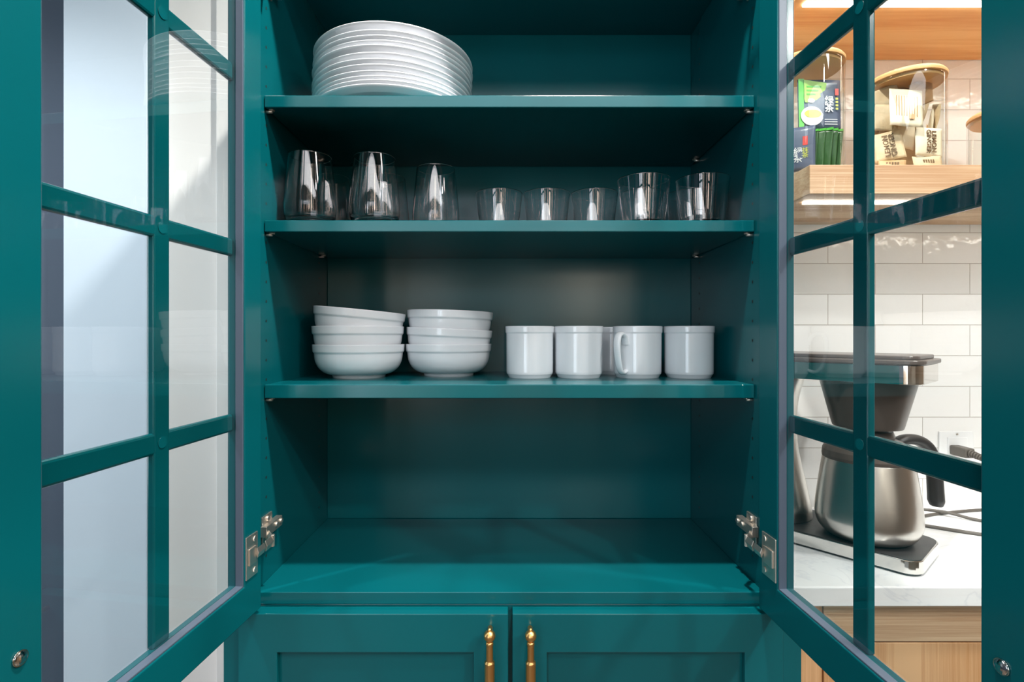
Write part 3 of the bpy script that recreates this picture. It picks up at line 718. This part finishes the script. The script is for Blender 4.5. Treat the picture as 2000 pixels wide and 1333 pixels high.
for k in range(3): flat_poly(b, [(0.008, -0.032-0.005*k), (0.034, -0.032-0.005*k), (0.034, -0.0332-0.005*k), (0.008, -0.0332-0.005*k)], -0.0050, 2)
obj('printed_design', b, [PGREEN, PLIME, PWHITE, PYEL, PGREEN, PRED], pk)
text('printed_characters', '緑\n茶', PWHITE, pk, (0.0175, -0.0052, -0.002), (pi/2, 0, 0), 0.019, 0.0002, bold=0.0003)
pk2 = obj('tea_packet', pillow(0.052, 0.090, 0.008, rnd=rn), PSLATE, loc=(0.592, 1.058, h(0.377)), rot=(0, 0, R_(-22)))
tag(pk2, 'slate tea packet with red stamp and green characters at jar bottom left', 'tea packet', GT)
b = new(); flat_poly(b, [(0.003, 0.006), (0.012, 0.006), (0.012, 0.024), (0.003, 0.024)], -0.0046, 0); obj('red_stamp', b, PRED, pk2)
text('printed_characters', '抹\n茶', PYEL, pk2, (0.0075, -0.0048, -0.010), (pi/2, 0, 0), 0.012, 0.0002)
text('printed_characters', '緑\n茶', PWHITE, pk2, (-0.0055, -0.0048, -0.014), (pi/2, 0, 0), 0.017, 0.0002)
words = ['green-edged tea bag, leftmost of the upright row in the tall jar', 'green-edged tea bag, second from the left of the upright row', 'green-edged tea bag, middle of the upright row in tall jar', 'green-edged tea bag, second from the right of the upright row', 'green-edged tea bag, rightmost of the upright row in the tall jar']
for k in range(5):
    o = obj('tea_bag', pillow(0.030, 0.086, 0.005, rnd=rn), PDKGRN, loc=(0.618+0.0125*k, 1.066+0.004*abs(k-2), h(0.378)), rot=(0, R_(4), R_(-42)))
    tag(o, words[k], 'tea bag', 'upright tea bags in the tall jar')
    b = new(); box(b, -0.0150, -0.0115, -0.0020, 0.0016, -0.043, 0.043); box(b, -0.0150, 0.0150, -0.0020, 0.0016, 0.0385, 0.043); obj('sealed_edge', b, PGREEN, o)

# ------------------------------------------------------------------ coffee maker (local x: width, local y: length)
CT = h(-0.42)
ang = R_(41)
cm = thing('coffee_maker', 'stainless drip coffee maker with flat base and dark brew cone on the counter', 'coffee maker', (0.705, 0.893, CT), ang)
b = new(); prism(b, rrect(0.004, 0.164, 0.004, 0.346, 0.024), 0.0, 0.004); obj('base_foot', b, BLACKP, cm)
b = new(); prism(b, rrect(0, 0.168, 0, 0.350, 0.028), 0.0042, 0.0270); obj('base', b, CHROME, cm, 0.001)
b = new(); prism(b, rrect(0.003, 0.165, 0.003, 0.347, 0.025), 0.0268, 0.0285); obj('base_top', b, BLACKP, cm, 0.0008)
b = new()
for k in range(3): cyl(b, (0.168, 0.060+0.022*k, 0.016), (0.1688, 0.060+0.022*k, 0.016), 0.003, 12)
obj('button', b, OUTLETW, cm)
b = new(); lathe(b, [(0, 0.0285)] + spl([(0.074, 0.0285), (0.0725, 0.05), (0.0683, 0.072), (0.058, 0.12), (0.049, 0.165), (0.0445, 0.205), (0.0440, 0.235), (0.0475, 0.28), (0.057, 0.32), (0.060, 0.3325)]) + [(0, 0.3325)], 64, 0.084, 0.275)
obj('tower', b, STEEL, cm)
b = new(); prism(b, rrect(0, 0.168, 0, 0.350, 0.030), 0.3330, 0.3670); obj('head', b, CHROME, cm, 0.001)
b = new(); prism(b, rrect(-0.004, 0.172, -0.004, 0.354, 0.032), 0.3675, 0.3760); prism(b, rrect(0.006, 0.162, 0.006, 0.344, 0.026), 0.3760, 0.3835); obj('head_lid', b, TAUPE, cm, 0.002)
CX, CY = 0.084, 0.100
b = new(); lathe(b, [(0, 0.240), (0.050, 0.240), (0.0585, 0.2415), (0.0600, 0.246), (0.0815, 0.3325), (0, 0.3325)], 64, CX, CY); obj('brew_cone', b, TAUPE, cm)
b = new(); tube(b, smooth_path([(CX+0.050, CY-0.010, 0.250), (CX+0.064, CY-0.016, 0.251), (CX+0.080, CY-0.022, 0.250)], 3), 0.0055, 0.0035, 12); obj('drip_lever', b, BLACKP, cm)
# carafe on the base
Rm = Matrix.Rotation(ang, 4, 'Z'); cpos = Vector(cm.location) + Rm @ Vector((CX, CY, 0.0287))
cf = thing('carafe', 'brushed steel coffee carafe with dark collar and handle on the maker base', 'carafe', cpos, 0)
b = new(); lathe(b, [(0, 0.001), (0.060, 0.0)] + spl([(0.064, 0.0004), (0.0745, 0.005), (0.0840, 0.017), (0.0885, 0.032), (0.0890, 0.045), (0.0870, 0.070), (0.0825, 0.105), (0.0775, 0.138), (0.0755, 0.150)]) + [(0, 0.150)], 72); obj('carafe_body', b, STEEL, cf)
b = new(); lathe(b, [(0, 0.150), (0.0762, 0.150), (0.0768, 0.156), (0.0755, 0.166), (0.070, 0.1775), (0.058, 0.1865), (0.047, 0.190), (0, 0.190)], 72); obj('collar', b, TAUPE, cf)
b = new(); lathe(b, [(0, 0.1902), (0.044, 0.1902), (0.0455, 0.196), (0.042, 0.2055), (0.030, 0.2070), (0.026, 0.2030), (0, 0.2025)], 64); obj('carafe_lid', b, TAUPE, cf)
b = new()
ha = R_(8); hp = [(0.060, 0.176), (0.084, 0.184), (0.112, 0.182), (0.134, 0.168), (0.146, 0.143), (0.151, 0.110), (0.1535, 0.075), (0.155, 0.050)]
tube(b, smooth_path([(r*cos(ha), r*sin(ha), z) for r, z in hp], 6), 0.0150, 0.0115, 16, up=(-sin(ha)*0.0+0.001, 0.0, 1), taper=lambda t: 0.85+0.25*t if t < 0.93 else 1.08-(t-0.93)*4)
obj('handle', b, BLACKP, cf)

# outlet and power cord
ol = thing('wall_outlet', 'white power outlet plate on the tile wall behind the cord', 'outlet', (1.094, 1.28, h(-0.285)))
b = new(); box(b, -0.042, 0.042, -0.006, -0.0005, -0.062, 0.050); obj('cover_plate', b, OUTLETW, ol, 0.002)
b = new(); box(b, -0.024, 0.024, -0.0085, -0.006, -0.046, 0.036); obj('socket_face', b, OUTLETW, ol, 0.001)
b = new(); cyl(b, (0, -0.0075, 0.043), (0, -0.006, 0.043), 0.0025, 10); obj('plate_screw', b, NICKEL, ol)
pc_ = thing('power_cord', 'grey power cord with moulded plug looping across the counter', 'cord', (1.084, 1.20, CT))
o_ = Vector(pc_.location)
b = new(); zz = h(-0.278)-CT
box(b, -0.011, 0.012, 0.026, 0.071, zz-0.012, zz+0.011)
obj('plug', b, CORD, pc_, 0.003)
b = new()
for k in range(7): cyl(b, (0, 0.024-0.0065*k, zz-0.001*k), (0, 0.0195-0.0065*k, zz-0.001*k), 0.0085-0.0004*k, 16)
cyl(b, (0, 0.027, zz), (0, -0.045, zz-0.007), 0.0045, 12)
obj('strain_relief', b, CORD, pc_)
b = new(); W = lambda x, y, z=0.0035: Vector((x, y, CT+z)) - o_
pts = [Vector((0, -0.043, zz-0.007)), Vector((0.03, -0.10, zz-0.03)), Vector((0.12, -0.11, zz-0.09)), W(1.28, 1.12, 0.004), W(1.30, 1.19), W(1.17, 1.245), W(1.02, 1.222), W(0.93, 1.195), W(0.84, 1.19), W(0.74, 1.20)]
tube(b, smooth_path(pts, 8), 0.0034, n=10); obj('cable', b, CORD, pc_)
c2 = new()
tube(c2, smooth_path([(0.78, 1.262, CT+0.0035), (0.90, 1.262, CT+0.0035), (1.00, 1.215, CT+0.0105), (1.06, 1.172, CT+0.0035), (1.16, 1.13, CT+0.0035), (1.30, 1.10, CT+0.0035)], 8), 0.0034, n=10)
tag(obj('cable', c2, CORD), 'grey cable crossing over the power cord behind the carafe', 'cord')
c3 = new()
tube(c3, smooth_path([(0.85, 1.170, CT+0.0035), (0.91, 1.140, CT+0.0035), (0.98, 1.095, CT+0.0035), (1.06, 1.062, CT+0.0035), (1.2, 1.04, CT+0.0035)], 8), 0.0036, n=10)
tag(obj('cable', c3, CORD), 'grey cable lying nearest the front of the counter, beside the coffee maker', 'cord')
